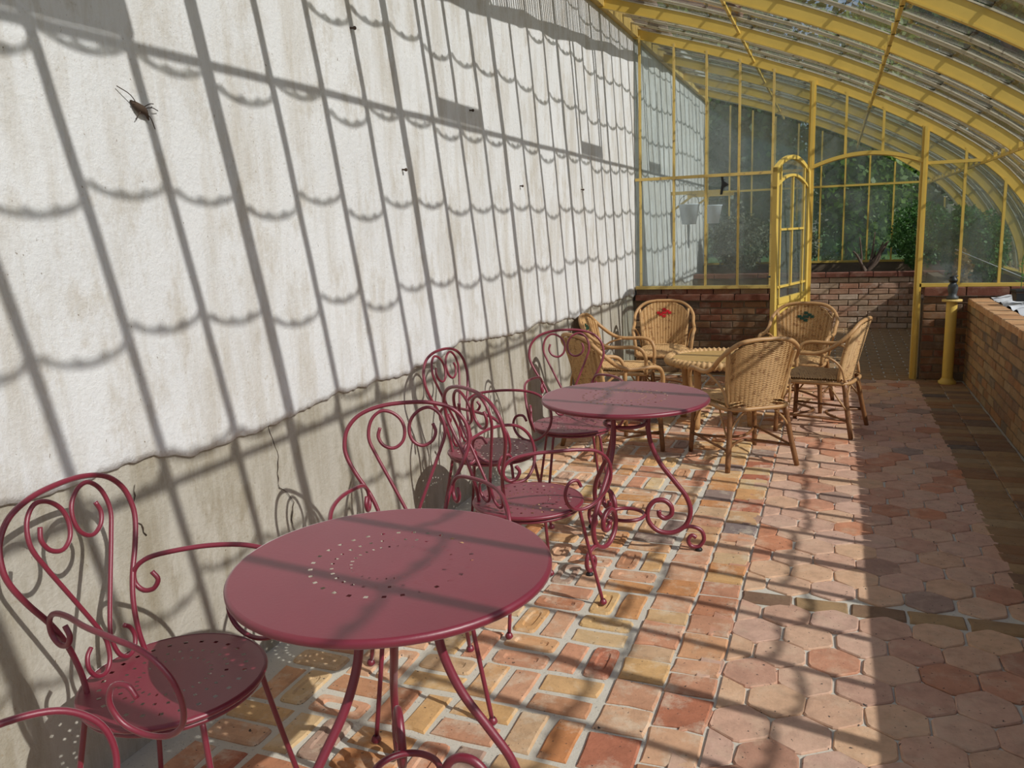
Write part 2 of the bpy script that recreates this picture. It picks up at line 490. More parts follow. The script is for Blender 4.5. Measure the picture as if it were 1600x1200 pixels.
# ------------------------------------------------------------------ limewashed wall
wall = tag(MB().box((XW-.45, -2.5, -.1), (XW-.03, YG+.3, 3.75)).build('wall_left', M['render']),
           'tall old wall with peeling white limewash over grey render', 'wall', kind='structure')
def edge_z(y):
    b = .855+.02*math.sin(y*1.9)+.015*math.sin(y*4.7+1)-max(0, y-4.8)*.022
    n1 = mnoise.noise(Vector((y*3.1, 0, 3)))*.035+mnoise.noise(Vector((y*13, 5, 1)))*.016+mnoise.noise(Vector((y*41, 2, 7)))*.007
    return b+n1
def coat(name, y0, y1, step, zlo, ztop, rows, xf, amp, mat, back):
    ny = int((y1-y0)/step); vs = []; fs = []
    for i in range(ny+1):
        y = y0+(y1-y0)*i/ny; z0 = zlo(y)
        vs.append((back, y, z0-.001))
        for k in range(rows+1):
            t = (k/rows)**1.3; z = z0+(ztop-z0)*t
            d = amp*(mnoise.noise(Vector((y*1.7, z*1.7, 9)))+.5*mnoise.noise(Vector((y*6, z*6, 4))))
            vs.append((xf+d-(.003 if k == 0 else 0), y, z))
    q = rows+2
    for i in range(ny):
        for k in range(q-1):
            a = i*q+k; fs.append((a, a+q, a+q+1, a+1))
    return MB().add(vs, fs, False).build(name, mat, wall)
pl = coat('plaster_coat', -2.4, YG+.2, .02, edge_z, 3.7, 40, XW, .004, M['lime'], XW-.03)
rc = coat('render_coat', -2.4, YG+.2, .06, lambda y: -.05, 1.2, 20, XW-.014, .005, M['render'], XW-.03)
for o in (pl, rc):
    o.data.polygons.foreach_set('use_smooth', [True]*len(o.data.polygons))
# cracks in the lower render (open seams)
def crack(pts, w=.0022):
    b = MB(); P = []
    for (a, c) in zip(pts, pts[1:]):
        for k in range(6):
            t = k/6; P.append((XW-.0112, a[0]+(c[0]-a[0])*t+rng.uniform(-.008, .008), a[1]+(c[1]-a[1])*t))
    b.tube(P, [w*rng.uniform(.3, 1) for _ in P], 4)
    return b.build('crack', M['twig'], wall)
crack([(2.36,.84),(2.40,.72),(2.38,.60),(2.47,.50),(2.44,.40)])
crack([(1.74,.80),(1.72,.70),(1.76,.62)], .003)
crack([(3.9,.80),(3.93,.66)], .002)
for (y, z) in ((3.47,1.80),(5.02,1.78),(6.4,1.80),(3.10,2.35),(4.28,2.16)):
    nb = MB(); nb.tube([(XW-.01, y, z), (XW+.018, y+.002, z-.003)], .0045, 6); nb.ball((XW+.02, y+.002, z-.003), .008, 8)
    nb.build('nail', M['twig'], wall)
tw = MB()
TY, TZ = 1.905, 1.885
tw.tube(crom([(XW+.004, TY-.028, TZ+.022), (XW+.012, TY-.008, TZ+.005), (XW+.014, TY+.012, TZ-.006), (XW+.004, TY+.034, TZ-.026)], 4), [.003,.006,.009,.011,.012,.013,.012,.011,.009,.007,.005,.004,.002], 7)
for (dy, dz_) in ((-.075,.055),(-.03,.012),(.055,.022),(.07,.004),(.05,-.05),(.02,-.012),(-.02,-.03)):
    tw.tube(crom([(XW+.008, TY, TZ), (XW+.018, TY+dy*.5, TZ+dz_*.5+.006), (XW+.008, TY+dy, TZ+dz_)], 4), .0014, 5)
tag(tw.build('dry_sprig', M['twig']), 'small dry plant sprig sprouting from a hole in the white wall', 'sprig')

# ------------------------------------------------------------------ brick walls
WBM = [piece_mesh('wall_brick', .205, .058, .02, M['wbrick'], .003, 80+k, .004) for k in range(6)]
PBM = [piece_mesh('planter_brick', .205, .058, .02, M['pbrick'], .003, 90+k, .004) for k in range(6)]
def face_bricks(parent, name, meshes, axis, fixed, a0, a1, z0, z1, sign, cw=.216, ch=.069):
    rows_ = int(round((z1-z0)/ch)); ch = (z1-z0)/rows_
    for r in range(rows_):
        p = a0-(cw/2 if r % 2 else 0)
        while p < a1-.02:
            lo, hi = max(p, a0), min(p+cw, a1)
            if hi-lo > .05:
                s = (hi-lo-.012)/.205; c = (lo+hi)/2; z = z0+ch*(r+.5); out = rng.uniform(-.003, .003)
                fl = rng.random() < .5
                if axis == 'x':   # wall runs along x, faces -y
                    inst(name, rng.choice(meshes), parent, (c, fixed+out, z+rng.uniform(-.003, .003)), (R(90), 0, 0), (s*(-1 if False else 1), (ch-.011)/.058, 1))
                else:             # wall runs along y, faces -x
                    inst(name, rng.choice(meshes), parent, (fixed+out, c, z+rng.uniform(-.003, .003)), (R(90), 0, R(-90)), (s, (ch-.011)/.058, 1))
            p += cw
def coping_x(parent, name, y0, y1, z0, z1, a0, a1, L, mat):
    p = a0; bm = piece_mesh('coping', L-.012, y1-y0, z1-z0, mat, .003, 5, .006)
    while p < a1-.04:
        hi = min(p+L, a1)
        inst(name, bm, parent, ((p+hi)/2, (y0+y1)/2, z1+rng.uniform(-.002, .002)), (0, 0, rng.uniform(-.006, .006)), ((hi-p-.01)/(L-.012), 1, 1))
        p = hi

wbk = tag(MB().box((XW-.02, YF-.035, -.05), (-.245, YF+.16, .74)).build('wall_back', M['wallmortar']),
          'low dark brick wall under the glazed partition beside the white wall', 'wall', kind='structure')
face_bricks(wbk, 'brick', WBM, 'x', YF-.042, XW+.01, -.25, .0, .73, -1)
coping_x(wbk, 'coping_brick', YF-.075, YF+.10, .742, .80, XW+.01, -.25, .33, M['redcop'])
coping_x(wbk, 'sill_brick', YF-.02, YF+.14, .80, .858, XW+.01, -.25, .26, M['wbrick'])
wbr = tag(MB().box((.765, YF-.035, -.05), (1.80, YF+.16, .74)).build('wall_back', M['wallmortar']),
          'low shaded brick wall between the yellow door jamb and planter', 'wall', kind='structure')
face_bricks(wbr, 'brick', WBM, 'x', YF-.042, .77, 1.75, .0, .77, -1)
coping_x(wbr, 'coping_brick', YF-.065, YF+.12, .775, .852, .77, 1.78, .34, M['redcop'])
# planter
wpl = tag(MB().box((XP+.008, -2.5, -.05), (XP+.12, YF-.04, PT-.045)).build('wall_right', M['wallmortar']),
          'long low brick planter wall running along the right of the aisle', 'planter wall', kind='structure')
face_bricks(wpl, 'brick', PBM, 'y', XP, 3.6, YF-.05, .0, PT-.05, -1)
cpm = piece_mesh('coping', .17, .104, .05, M['coping'], .003, 6, .006)
y = 3.6
while y < YF-.1:
    inst('coping_brick', cpm, wpl, (XP+.075, y+.055, PT+rng.uniform(-.002, .002)), (0, 0, rng.uniform(-.01, .01)))
    y += .115
MB().box((XP-.008, -2.5, PT-.05), (XP+.15, 3.6, PT-.002)).build('plain_coping', M['coping'], wpl)
soil = tag(MB().box((XP+.125, -2.45, 0), (1.735, YF-.06, PT-.08)).build('planter_soil', M['soil']), 'dark soil filling the brick planter under the fleece', 'soil', kind='stuff')
weave_ = tag(MB().box((1.74, -2.6, -.12), (1.94, YG+.2, .87)).build('wall_eave', M['wallmortar']),
             'low outer wall carrying the foot of the curved glass roof', 'wall', kind='structure')
# fleece
fb = MB(); nx, ny = 14, 130; vs = []; fs = []
for j in range(ny+1):
    for i in range(nx+1):
        x = XP+.17+(1.735-XP-.17)*i/nx; yy = 3.2+(YF-.1-3.2)*j/ny
        z = PT-.005+.03*mnoise.noise(Vector((x*9, yy*5, 1)))+.022*abs(mnoise.noise(Vector((x*16+yy*6, yy*13, 3))))+.03*math.sin(math.pi*i/nx)
        vs.append((x, yy, z))
for j in range(ny):
    for i in range(nx):
        a = j*(nx+1)+i; fs.append((a, a+1, a+nx+2, a+nx+1))
tag(fb.add(vs, fs, True).build('fleece_sheet', M['fleece']), 'crumpled white fleece sheet spread over the brick planter', 'fleece')
# potted seedling
sp = empty('potted_seedling', (1.40, 7.55, PT+.035), .2, label='small black square pot with a thin seedling on the white fleece', cat='plant pot')
b = MB(); w0, w1, h = .038, .052, .095
b.add([(-w0,-w0,0),(w0,-w0,0),(w0,w0,0),(-w0,w0,0),(-w1,-w1,h),(w1,-w1,h),(w1,w1,h),(-w1,w1,h)], [(0,3,2,1),(0,1,5,4),(1,2,6,5),(2,3,7,6),(3,0,4,7)])
b.box((-w1-.004,-w1-.004,h-.014), (w1+.004,-w1,h)); b.box((-w1-.004,w1,h-.014), (w1+.004,w1+.004,h)); b.box((-w1-.004,-w1,h-.014), (-w1,w1,h)); b.box((w1,-w1,h-.014), (w1+.004,w1,h))
b.build('pot', M['dark'], sp)
MB().box((-w1+.001,-w1+.001,h-.03), (w1-.001,w1-.001,h-.012)).build('potting_soil', M['soil'], sp)
MB().tube(crom([(0,0,h-.015),(.004,.002,h+.10),(-.004,0,h+.20),(.006,.003,h+.27)], 5), .003, 6).build('stem', M['leaf_box'], sp)
def leaf(b, p, d, L, W, up=Vector((0,0,1))):
    d = Vector(d).normalized(); s = d.cross(up)
    if s.length < .05: s = d.cross(Vector((1,0,0)))
    s.normalize(); p = Vector(p)
    b.add([p, p+d*L*.5+s*W/2, p+d*L, p+d*L*.5-s*W/2], [(0,1,2,3)])
for k in range(9):
    a = k*2.4; z = h+.03+.024*k; b = MB()
    leaf(b, (0,0,z), (math.cos(a), math.sin(a), .35), .065-.003*k, .032)
    b.build('leaf', M['leaf_box'], sp)

# ------------------------------------------------------------------ curved glass roof
roof = empty('ceiling', (0,0,0), label='curved lean-to glass roof with yellow iron ribs and scalloped panes', cat='glass roof', kind='structure')
def sweep(o0, o1, y0, y1, s0=0, s1=None, step=1):
    """rectangular bar following the roof profile between two outward offsets"""
    s1 = LEN[-1] if s1 is None else s1; n = 40; vs = []; fs = []
    for i in range(n+1):
        p, d, nr = arc_at(s0+(s1-s0)*i/n)
        a = p+nr*o0; c = p+nr*o1
        vs += [(a.x, y0, a.z), (a.x, y1, a.z), (c.x, y1, c.z), (c.x, y0, c.z)]
    for i in range(n):
        for k in range(4):
            l = (k+1) % 4
            fs.append((i*4+k, (i+1)*4+k, (i+1)*4+l, i*4+l))
    fs += [(0,1,2,3), (n*4+3, n*4+2, n*4+1, n*4)]
    return MB().add(vs, fs)
ymin, ymax = YF-BAY*32, YF+BAY*15
rib_me = sweep(0, .082, -.011, .011); rib_lip = sweep(-.003, .006, -.018, .018)
rib_me.add(rib_lip.v, rib_lip.f)
rib_me = rib_me.mesh('rib'); rib_me.materials.append(M['yellow'])
bar_b = sweep(.072, .092, -.009, .009); q = sweep(.084, .092, -.0175, .0175); bar_b.add(q.v, q.f)
bar_me = bar_b.mesh('glazing_bar'); bar_me.materials.append(M['barw'])
LP = .352
ss = 0.8
while True:                       # phase of the pane rows along the slope
    p_, d_, n_ = arc_at(ss); g_ = p_+n_*.10
    if g_.z-.79*(g_.x-XW) < 1.985: break
    ss += .004
PH = (ss-LP-.03) % LP
def pane_mesh(L, wdt, sag=.032):
    # x along the slope (downwards +), y across; rounded lower end
    vs = [(0, -wdt/2, 0), (0, wdt/2, 0)]; n = 10
    for k in range(n+1):
        yy = wdt/2-wdt*k/n; vs.append((L-sag*(2*yy/wdt)**2, yy, 0))
    return vs, [tuple(range(len(vs)-1, -1, -1))]
def lap_mesh(L, wdt, lw=.032, sag=.032):
    vs = []; fs = []; n = 10
    for k in range(n+1):
        yy = wdt/2-wdt*k/n; e = L-sag*(2*yy/wdt)**2
        vs += [(e, yy, -.0025), (e-lw*(.75+.25*math.cos(k*2.1)), yy, -.0025)]
    for k in range(n): fs.append((2*k, 2*k+1, 2*k+3, 2*k+2))
    return vs, fs
pv, pf = pane_mesh(LP+.03, BAY-.024); lv, lf = lap_mesh(LP+.03, BAY-.024)
pane_me = MB().add(pv, pf).mesh('roof_pane'); pane_me.materials.append(M['roofglass'])
lap_me = MB().add(lv, lf).mesh('lap_line'); lap_me.materials.append(M['lap'])
def with_mat(vf, nm, mt):
    me = MB().add(*vf).mesh(nm); me.materials.append(mt); return me
pv2, pf2 = pane_mesh(LP+.03, BAY-.024, .016); lv2, lf2 = lap_mesh(LP+.03, BAY-.024, .03, .016)
pane_me2 = with_mat((pv2, pf2), 'roof_pane', M['roofglass']); lap_me2 = with_mat((lv2, lf2), 'lap_line', M['lap'])
far_p, far_l = MB(), MB()
yb = []
k = 0
y = ymin
while y < ymax+.01:
    isrib = (round((YF-y)/BAY) % 4 == 0)
    o = inst('rib' if isrib else 'glazing_bar', rib_me if isrib else bar_me, roof, (0, y, 0))
    if isrib:
        inst('glazing_bar', bar_me, roof, (0, y, 0))
    yb.append(y); y += BAY
npane = 0
for y in yb[:-1]:
    off = PH+rng.uniform(-.035, .035)
    for r in range(-1, int(LEN[-1]/LP)+2):
        s0 = r*LP+off; s1 = s0+LP+.03
        if s1 < .12: continue
        if s0 < 0: s0 = 0
        if s0 > LEN[-1]-.1: continue
        ok = True
        pa, _, na = arc_at(s0); 
        if s1 > LEN[-1]+.04: s1 = LEN[-1]
        pb, _, nb = arc_at(s1)
        A = pa+na*.093; B = pb+nb*.100
        d = (B-A); L = d.length; d.normalize()
        ang = math.atan2(-d.z, d.x); sc = L/(LP+.03)
        near = 1.5 < y < 8.0 and npane < 300
        if near:
            low = s0 > LEN[-1]*.58
            pn = inst('pane', pane_me2 if low else pane_me, roof, (A.x, y+BAY/2, A.z), (0, ang, 0), (sc, 1, 1))
            inst('lap_line', lap_me2 if low else lap_me, pn, (0, 0, 0)); npane += 1
        else:
            mt = Matrix.Translation((A.x, y+BAY/2, A.z)) @ Matrix.Rotation(ang, 4, 'Y') @ Matrix.Diagonal((sc, 1, 1, 1))
            low = s0 > LEN[-1]*.58
            far_p.add([mt @ Vector(v) for v in (pv2 if low else pv)], pf); far_l.add([mt @ Vector(v) for v in (lv2 if low else lv)], lf)
tag(far_p.build('pane_field', M['roofglass'], roof), kind='stuff')
tag(far_l.build('lap_field', M['lap'], roof), kind='stuff')
for (x, z) in ((-.758, 2.965), (.257, 2.475), (1.172, 1.925)):
    b = MB().box((x-.009, ymin, z-.012), (x+.009, ymax, z+.006))
    for y in yb:
        b.box((x-.012, y-.012, z-.012), (x+.012, y+.012, z+.045))
    b.build('purlin', M['yellow'], roof)
MB().box((XW-.03, ymin, 3.30), (XW+.05, ymax, 3.43)).build('wall_plate', M['yellowp'], roof)
MB().box((1.72, ymin, .84), (1.80, ymax, .90)).build('eave_rail', M['yellow'], roof)
# wooden vent frames, each two bays wide
for (y0, y1) in ((.99, 1.60), (3.56, 4.14), (6.12, 6.77), (8.69, 9.33)):
    v = empty('vent', (0,0,0)); v.parent = roof
    def slope_box(name, sa, sb, ya, yb_):
        b = MB(); n = 6; vs = []; fs = []
        for i in range(n+1):
            p, d, nr = arc_at(sa+(sb-sa)*i/n); a = p+nr*.105; c = p+nr*.14
            vs += [(a.x, ya, a.z), (a.x, yb_, a.z), (c.x, yb_, c.z), (c.x, ya, c.z)]
        for i in range(n):
            for kk in range(4):
                l = (kk+1) % 4; fs.append((i*4+kk, (i+1)*4+kk, (i+1)*4+l, i*4+l))
        fs += [(0,1,2,3), (n*4+3, n*4+2, n*4+1, n*4)]
        b.add(vs, fs).build(name, M['rust'], v)
    slope_box('bottom_rail', 1.175, 1.245, y0, y1)
    slope_box('stile', .45, 1.18, y0, y0+.03); slope_box('stile', .45, 1.18, y1-.03, y1)
# half rolled lath blind lying on the glass
blind = empty('lath_blind', (0,0,0), label='half-rolled weathered lath blind lying outside on the top of the glass roof', cat='blind')
def roof_pt(x, off):
    for i in range(len(arc)-1):
        if arc[i].x <= x <= arc[i+1].x:
            s = LEN[i]+(x-arc[i].x)/(arc[i+1].x-arc[i].x)*(LEN[i+1]-LEN[i]); break
    p, d, nr = arc_at(s); return p+nr*off
rolls = []
def roll_x(y): return -1.63+(8.1-y)*.088
for k in range(41):
    y = 1.6+(ymax-1.6)*k/40; p = roof_pt(min(-.9, max(-1.85, roll_x(y))), .155); rolls.append((p.x, y, p.z+.01*math.sin(k*1.7)))
MB().tube(rolls, [.036+.009*math.sin(i*2.3) for i in range(41)], 10).build('roll', M['lath'], blind)
lb = MB(); y = 1.7
while y < ymax-.1:
    xe = min(-.9, max(-1.84, roll_x(y)))
    a = roof_pt(-1.88, .115); c = roof_pt(xe, .115)
    lb.bar((a.x, y, a.z), (c.x, y+rng.uniform(-.004, .004), c.z), .017, .006)
    y += rng.uniform(.032, .046)
tag(lb.build('laths', M['lath'], blind), kind='stuff')

# ------------------------------------------------------------------ glazed partitions
def frame(name, yy, cols, label, door, sillz=.872, tz=1.95):
    w = empty(name, (0,0,0), label=label, cat='glazed partition', kind='structure')
    y0, y1 = yy-.018, yy+.018
    xs = cols
    for i, x in enumerate(xs):
        main = door and (abs(x+.229) < .01 or abs(x-.72) < .01)
        hw = .028 if main else .0105
        z0 = 0.0 if main else sillz
        if door and -.2 < x < .7:
            u = (x-.2455)/.475; z0 = 1.97+.105*(1-u*u)
        o = MB().box((x-hw, y0-(.02 if main else 0), z0), (x+hw, y1+(.02 if main else 0), prof_z(x)+.03))
        if main: o.box((x-.012, y0-.036, 0), (x+.012, y0-.02, prof_z(x)+.02))
        o.build('post', M['yellowp'] if x < -.5 else M['yellow'], w)
    segs = ((XW+.01, -.229), (.72, 1.167)) if door else ((XW+.01, 1.165),)
    for a, c in segs:
        MB().box((a, y0-.004, tz-.014), (c, y1+.004, tz+.014)).build('transom', M['yellowp'] if c < 0 else M['yellow'], w)
    segs = ((XW+.01, -.229), (.72, 1.755)) if door else ((XW+.01, 1.755),)
    for a, c in segs:
        MB().box((a, y0-.02, sillz-.018), (c, y1+.02, sillz+.012)).build('sill_rail', M['yellowp'] if c < 0 else M['yellow'], w)
    if door:
        vs = []; fs = []; n = 24
        for i in range(n+1):
            u = -1+2*i/n; x = .2455+.475*u; z = 1.97+.105*(1-u*u)
            vs += [(x, y0-.03, z-.02), (x, y1+.07, z-.02), (x, y1+.07, z+.012), (x, y0-.03, z+.012)]
        for i in range(n):
            for k in range(4):
                l = (k+1) % 4; fs.append((i*4+k, (i+1)*4+k, (i+1)*4+l, i*4+l))
        fs += [(0,1,2,3), (n*4+3, n*4+2, n*4+1, n*4)]
        MB().add(vs, fs).build('door_arch', M['yellow'], w)
    # panes
    allx = [XW+.012]+[x for x in xs if x > XW+.1]+[1.745]
    for a, c in zip(allx, allx[1:]):
        def top(x): return prof_z(x)+.02
        smp = [a+(c-a)*k/6 for k in range(7)]
        if door and a > -.24 and c < .73:
            low = [1.97+.105*(1-((x-.2455)/.475)**2) for x in smp]
            MB().prism([(x, z) for x, z in zip(smp, low)]+[(x, top(x)) for x in reversed(smp)], yy-.002, yy+.002).build('pane', M['frameglass'], w)
            continue
        has_t = top(a) > tz+.05 and top(c) > tz-.3
        if has_t and top(c) > tz:
            MB().prism([(a, sillz), (c, sillz), (c, tz), (a, tz)], yy-.002, yy+.002).build('pane', M['frameglass'], w)
            MB().prism([(a, tz), (c, tz)]+[(x, top(x)) for x in reversed(smp)], yy-.002, yy+.002).build('pane', M['frameglass'], w)
        else:
            MB().prism([(a, sillz), (c, sillz)]+[(x, max(sillz+.01, top(x))) for x in reversed(smp)], yy-.002, yy+.002).build('pane', M['frameglass'], w)
    return w
w1 = frame('window_1', YF, [-1.84,-1.504,-1.191,-.881,-.573,-.229,.062,.376,.72,1.049,1.364,1.60], 'yellow iron glazed partition with arched doorway across the aisle', True)
w2 = frame('window_2', YG, [-1.84+.325*k for k in range(11)], 'far yellow glazed gable end seen through the arched doorway', False, tz=1.955)

# open door leaf, hinged on the post left of the doorway
HN = Vector((-.245, YF-.05, 0)); FE = Vector((-.485, 7.36, 0)); LW = (FE-HN).length
door = empty('door_1', HN, math.atan2((FE-HN).y, (FE-HN).x), label='narrow arched yellow glazed door leaf standing open into the aisle', cat='door', kind='structure')
def dz(u, base, rise): t = (u/LW-.5)*2; return base+rise*(1-t*t)
MB().box((0, -.02, .02), (.05, .02, dz(.02, 1.93, .115))).build('stile', M['yellow'], door)
MB().box((LW-.05, -.02, .02), (LW, .02, dz(LW-.02, 1.93, .115))).build('stile', M['yellow'], door)
def arch_bar(name, base, rise, h):
    vs = []; fs = []; n = 18
    for i in range(n+1):
        u = LW*i/n; z = dz(u, base, rise)
        vs += [(u, -.018, z-h), (u, .018, z-h), (u, .018, z), (u, -.018, z)]
    for i in range(n):
        for k in range(4):
            l = (k+1) % 4; fs.append((i*4+k, (i+1)*4+k, (i+1)*4+l, i*4+l))
    fs += [(0,1,2,3), (n*4+3, n*4+2, n*4+1, n*4)]
    MB().add(vs, fs).build(name, M['yellow'], door)
arch_bar('top_arch', 1.935, .125, .035); arch_bar('inner_arch', 1.78, .12, .022)
for z, h in ((.05, .06), (.80, .055), (.925, .018), (1.42, .018)):
    MB().box((.05 if h > .03 else .14, -.017, z-h/2), (LW-.05 if h > .03 else LW-.14, .017, z+h/2)).build('rail', M['yellow'], door)
MB().box((.05, -.012, .915), (LW-.05, .012, .933)).build('rail', M['yellow'], door)
for u, zb, zt in ((.14, .83, 1.93+.06), (LW*.5, .93, 1.89), (LW-.14, .83, 1.93+.06)):
    MB().box((u-.011, -.012, zb), (u+.011, .012, zt)).build('glazing_bar', M['yellow'], door)
for k in range(3):
    a = .05+(LW-.1)*k/3; c = .05+(LW-.1)*(k+1)/3
    MB().box((a+.003, -.008, .07), (c-.003, .008, .78)).build('panel_board', M['yellow'], door)
gx = [.05, .14, LW*.5, LW-.14, LW-.05]
for a, c in zip(gx, gx[1:]):
    for z0, z1 in ((.83, .925), (.933, 1.42), (1.42, None)):
        smp = [a+(c-a)*k/4 for k in range(5)]
        if z1: poly = [(a, z0), (c, z0), (c, z1), (a, z1)]
        else: poly = [(a, z0), (c, z0)]+[(u, dz(u, 1.92, .12)) for u in reversed(smp)]
        MB().prism(poly, -.002, .002).build('pane', M['doorglass'], door)
MB().tube([(LW-.025, -.02, 1.02), (LW-.025, -.055, 1.02), (LW-.12, -.055, 1.02)], .007, 8).build('handle', M['iron'], door)

# ------------------------------------------------------------------ second room
bw = tag(MB().box((XW-.02, 12.07, -.05), (1.75, 12.20, .70)).build('wall_bed', M['wallmortar']),
         'low brick raised bed wall seen through the arched doorway', 'bed wall', kind='structure')
BBM = [piece_mesh('bed_brick', .205, .058, .02, M['bedbrick'], .003, 180+k, .004) for k in range(5)]
face_bricks(bw, 'brick', BBM, 'x', 12.06, -.80, 1.15, .0, .70, -1, .25, .074)
coping_x(bw, 'coping_brick', 12.03, 12.22, .705, .765, -1.9, 1.75, .30, M['redcop'])
MB().box((XP+.02, YF+.16, -.05), (XP+.14, 12.07, .75)).build('bed_side', M['wallmortar'], bw)
tag(MB().box((XW+.02, 12.225, 0), (1.73, YG-.04, .72)).build('bed_soil', M['soil']), 'dark soil behind the far brick bed wall', 'soil', kind='stuff')
tag(MB().box((XP+.145, YF+.17, 0), (1.73, 12.02, .72)).build('side_bed_soil', M['soil']), 'dark soil of the side bed beyond the partition', 'soil', kind='stuff')
tag(MB().box((XW-.02, YG-.03, -.1), (1.76, YG+.12, .852)).build('wall_gable', M['wallmortar']), 'low wall under the far glazed gable end', 'wall', kind='structure')

def foliage(n, cen, rad, size, seed, flat=.0, shell=.55, droop=0):
    r = random.Random(seed); b = MB()
    for _ in range(n):
        while True:
            p = Vector((r.uniform(-1,1), r.uniform(-1,1), r.uniform(-1,1)))
            if shell < p.length <= 1: break
        bum = 1+.16*mnoise.noise(p*2.6+Vector((seed, 0, 0)))
        c = Vector((cen[0]+p.x*rad[0]*bum, cen[1]+p.y*rad[1]*bum, cen[2]+p.z*rad[2]*bum))
        d = Vector((r.gauss(0,1), r.gauss(0,1), r.gauss(0,1)-droop)).normalized()
        up = Vector((r.gauss(0,1), r.gauss(0,1), r.gauss(0,1))).normalized()
        s = size*r.uniform(.6, 1.3)
        leaf(b, c, d, s, s*.62, up)
    return b
def bush(label, base, rad, n, size, mat, seed, name='bush', stem=.012, group=None):
    t = empty(name, base, 0, label=label, cat='bush', group=group)
    foliage(n, (0, 0, rad[2]*1.12), rad, size, seed).build('foliage', mat, t)
    b = MB(); r = random.Random(seed)
    for k in range(7):
        a = r.uniform(0, 6.28); q = r.uniform(.2, .7)
        b.tube(crom([(0,0,0), (math.cos(a)*rad[0]*q*.5, math.sin(a)*rad[1]*q*.5, rad[2]*.8), (math.cos(a)*rad[0]*q, math.sin(a)*rad[1]*q, rad[2]*1.5)], 4), [stem*(1-.08*i) for i in range(9)], 5)
    b.build('stems', M['bark'], t)
    return t
bush('large clipped green bush hanging over the bed beside the doorway', (1.12, 12.60, .73), (.40, .30, .45), 5200, .045, M['leaf_box'], 3)
bush('dense green bush behind the middle pane right of the jamb', (1.38, 10.75, .73), (.25, .50, .40), 6000, .045, M['leaf_box'], 4)
bush('green bush at the right edge behind the partition glass', (1.42, 9.60, .73), (.22, .50, .36), 5000, .042, M['leaf_box'], 5)
bush('dry yellowing leafy plant low behind the glass beside the jamb', (1.16, 8.95, .752), (.07, .16, .20), 300, .05, M['leaf_dry'], 6, 'dry_plant', .006)
bush('tall grey-leaved herb bush behind the left glazed partition', (-1.30, 12.58, .73), (.42, .34, .42), 4200, .05, M['leaf_grey'], 8, 'herb_bush', .008)
bush('smaller grey-leaved herb bush beside the hidden door post', (-.50, 12.60, .745), (.28, .28, .34), 2600, .05, M['leaf_grey'], 9, 'herb_bush', .008)
# gnarled stump
st = MB(); r = random.Random(12)
for k in range(11):
    a = r.uniform(0, 6.28); l = r.uniform(.2, .5); x0, y0 = r.uniform(-.05,.05), r.uniform(-.05,.05)
    dx = math.cos(a)*l*.6+(.12 if k < 3 else 0)
    P = [(x0, y0, 0), (x0+dx*.4+r.uniform(-.04,.04), y0+math.sin(a)*l*.2, l*.35), (x0+dx*.7, y0+math.sin(a)*l*.3, l*.6+r.uniform(-.05,.05)), (x0+dx, y0+math.sin(a)*l*.35, l*(.9 if k > 2 else 1.25))]
    P = crom(P, 4); st.tube(P, [.025*(1-.7*i/len(P)) for i in range(len(P))], 6)
sto = st.build('gnarled_stump', M['wood']); sto.location = (.42, 12.36, .735)
tag(sto, 'gnarled bare woody stump on the far brick bed', 'stump')
# hanging white pots on wooden wall brackets
for (x, y, lab, blab) in ((-1.68, 10.3, 'white hanging bucket nearer the viewer behind the partition glass', 'pale wooden wall bracket above the nearer white bucket'),
                    (-1.56, 11.5, 'white hanging bucket further back behind the partition glass', 'pale wooden wall bracket above the further white bucket')):
    br = empty('wall_bracket', (XW, y, 1.87), 0, label=blab, cat='bracket')
    MB().box((-.01, -.02, -.02), (.62, .02, .02)).build('arm', M['yellowp'], br)
    MB().bar((0, 0, -.22), (.30, 0, -.01), .025, .025).build('strut', M['yellowp'], br)
    bk = empty('hanging_bucket', (x, y, 1.49), 0, label=lab, cat='bucket')
    MB().lathe([(.005, 0), (.085, 0), (.125, .23), (.132, .235), (.132, .245), (.122, .245), (.082, .012), (.005, .01)], 28).build('body', M['white'], bk)
    MB().tube(crom([(-.128,0,.24), (-.09,0,.325), (0,0,.36), (.09,0,.325), (.128,0,.24)], 6), .003, 6).build('wire_handle', M['iron'], bk)
# black bird-shaped sticker-like fitting on the glass
bd = MB().prism([(-.03,.10),(-.012,.095),(.0,.03),(.05,-.01),(.0,-.035),(-.012,-.10),(-.035,-.10),(-.02,0)], -.006, .006).build('glass_marker', M['dark'])
bd.location = (-1.02, YF-.012, 1.865)
tag(bd, 'small black pointed marker fixed on the partition glass', 'marker')
wr = MB().tube([(1.06, 8.75, 1.17), (1.62, 8.60, .90)], .004, 6).build('stay_wire', M['white'])
tag(wr, 'thin pale wire slanting behind the right partition panes', 'wire')
# yellow pipe with cast iron tap on it
pp = empty('standpipe', (.985, 8.10, 0), 0, label='yellow painted iron standpipe beside the door jamb', cat='pipe')
MB().lathe([(.045, 0), (.045, .72), (.043, .735)], 24).build('pipe', M['yellow'], pp)
MB().lathe([(.043, .735), (.082, .737), (.082, .755), (.02, .757), (.001, .757)], 24).build('top_plate', M['yellowp'], pp)
MB().lathe([(.075, 0), (.075, .02), (.06, .03), (.047, .05)], 20).build('base_collar', M['yellow'], pp)
cp = empty('pump_head', (.985, 8.10, .757), 0, label='small dark cast iron pump head on top of the yellow standpipe', cat='pump')
MB().lathe([(.001, 0), (.048, 0), (.05, .02), (.032, .035), (.036, .06), (.042, .09), (.04, .12), (.028, .135), (.024, .15), (.001, .15)], 18).build('body', M['iron'], cp)
MB().lathe([(.001, .15), (.034, .152), (.036, .175), (.02, .19), (.012, .205), (.001, .207)], 14).build('cap', M['dark'], cp)
MB().tube([(-.03, 0, .19), (.035, 0, .205)], .007, 6).build('lever', M['dark'], cp)

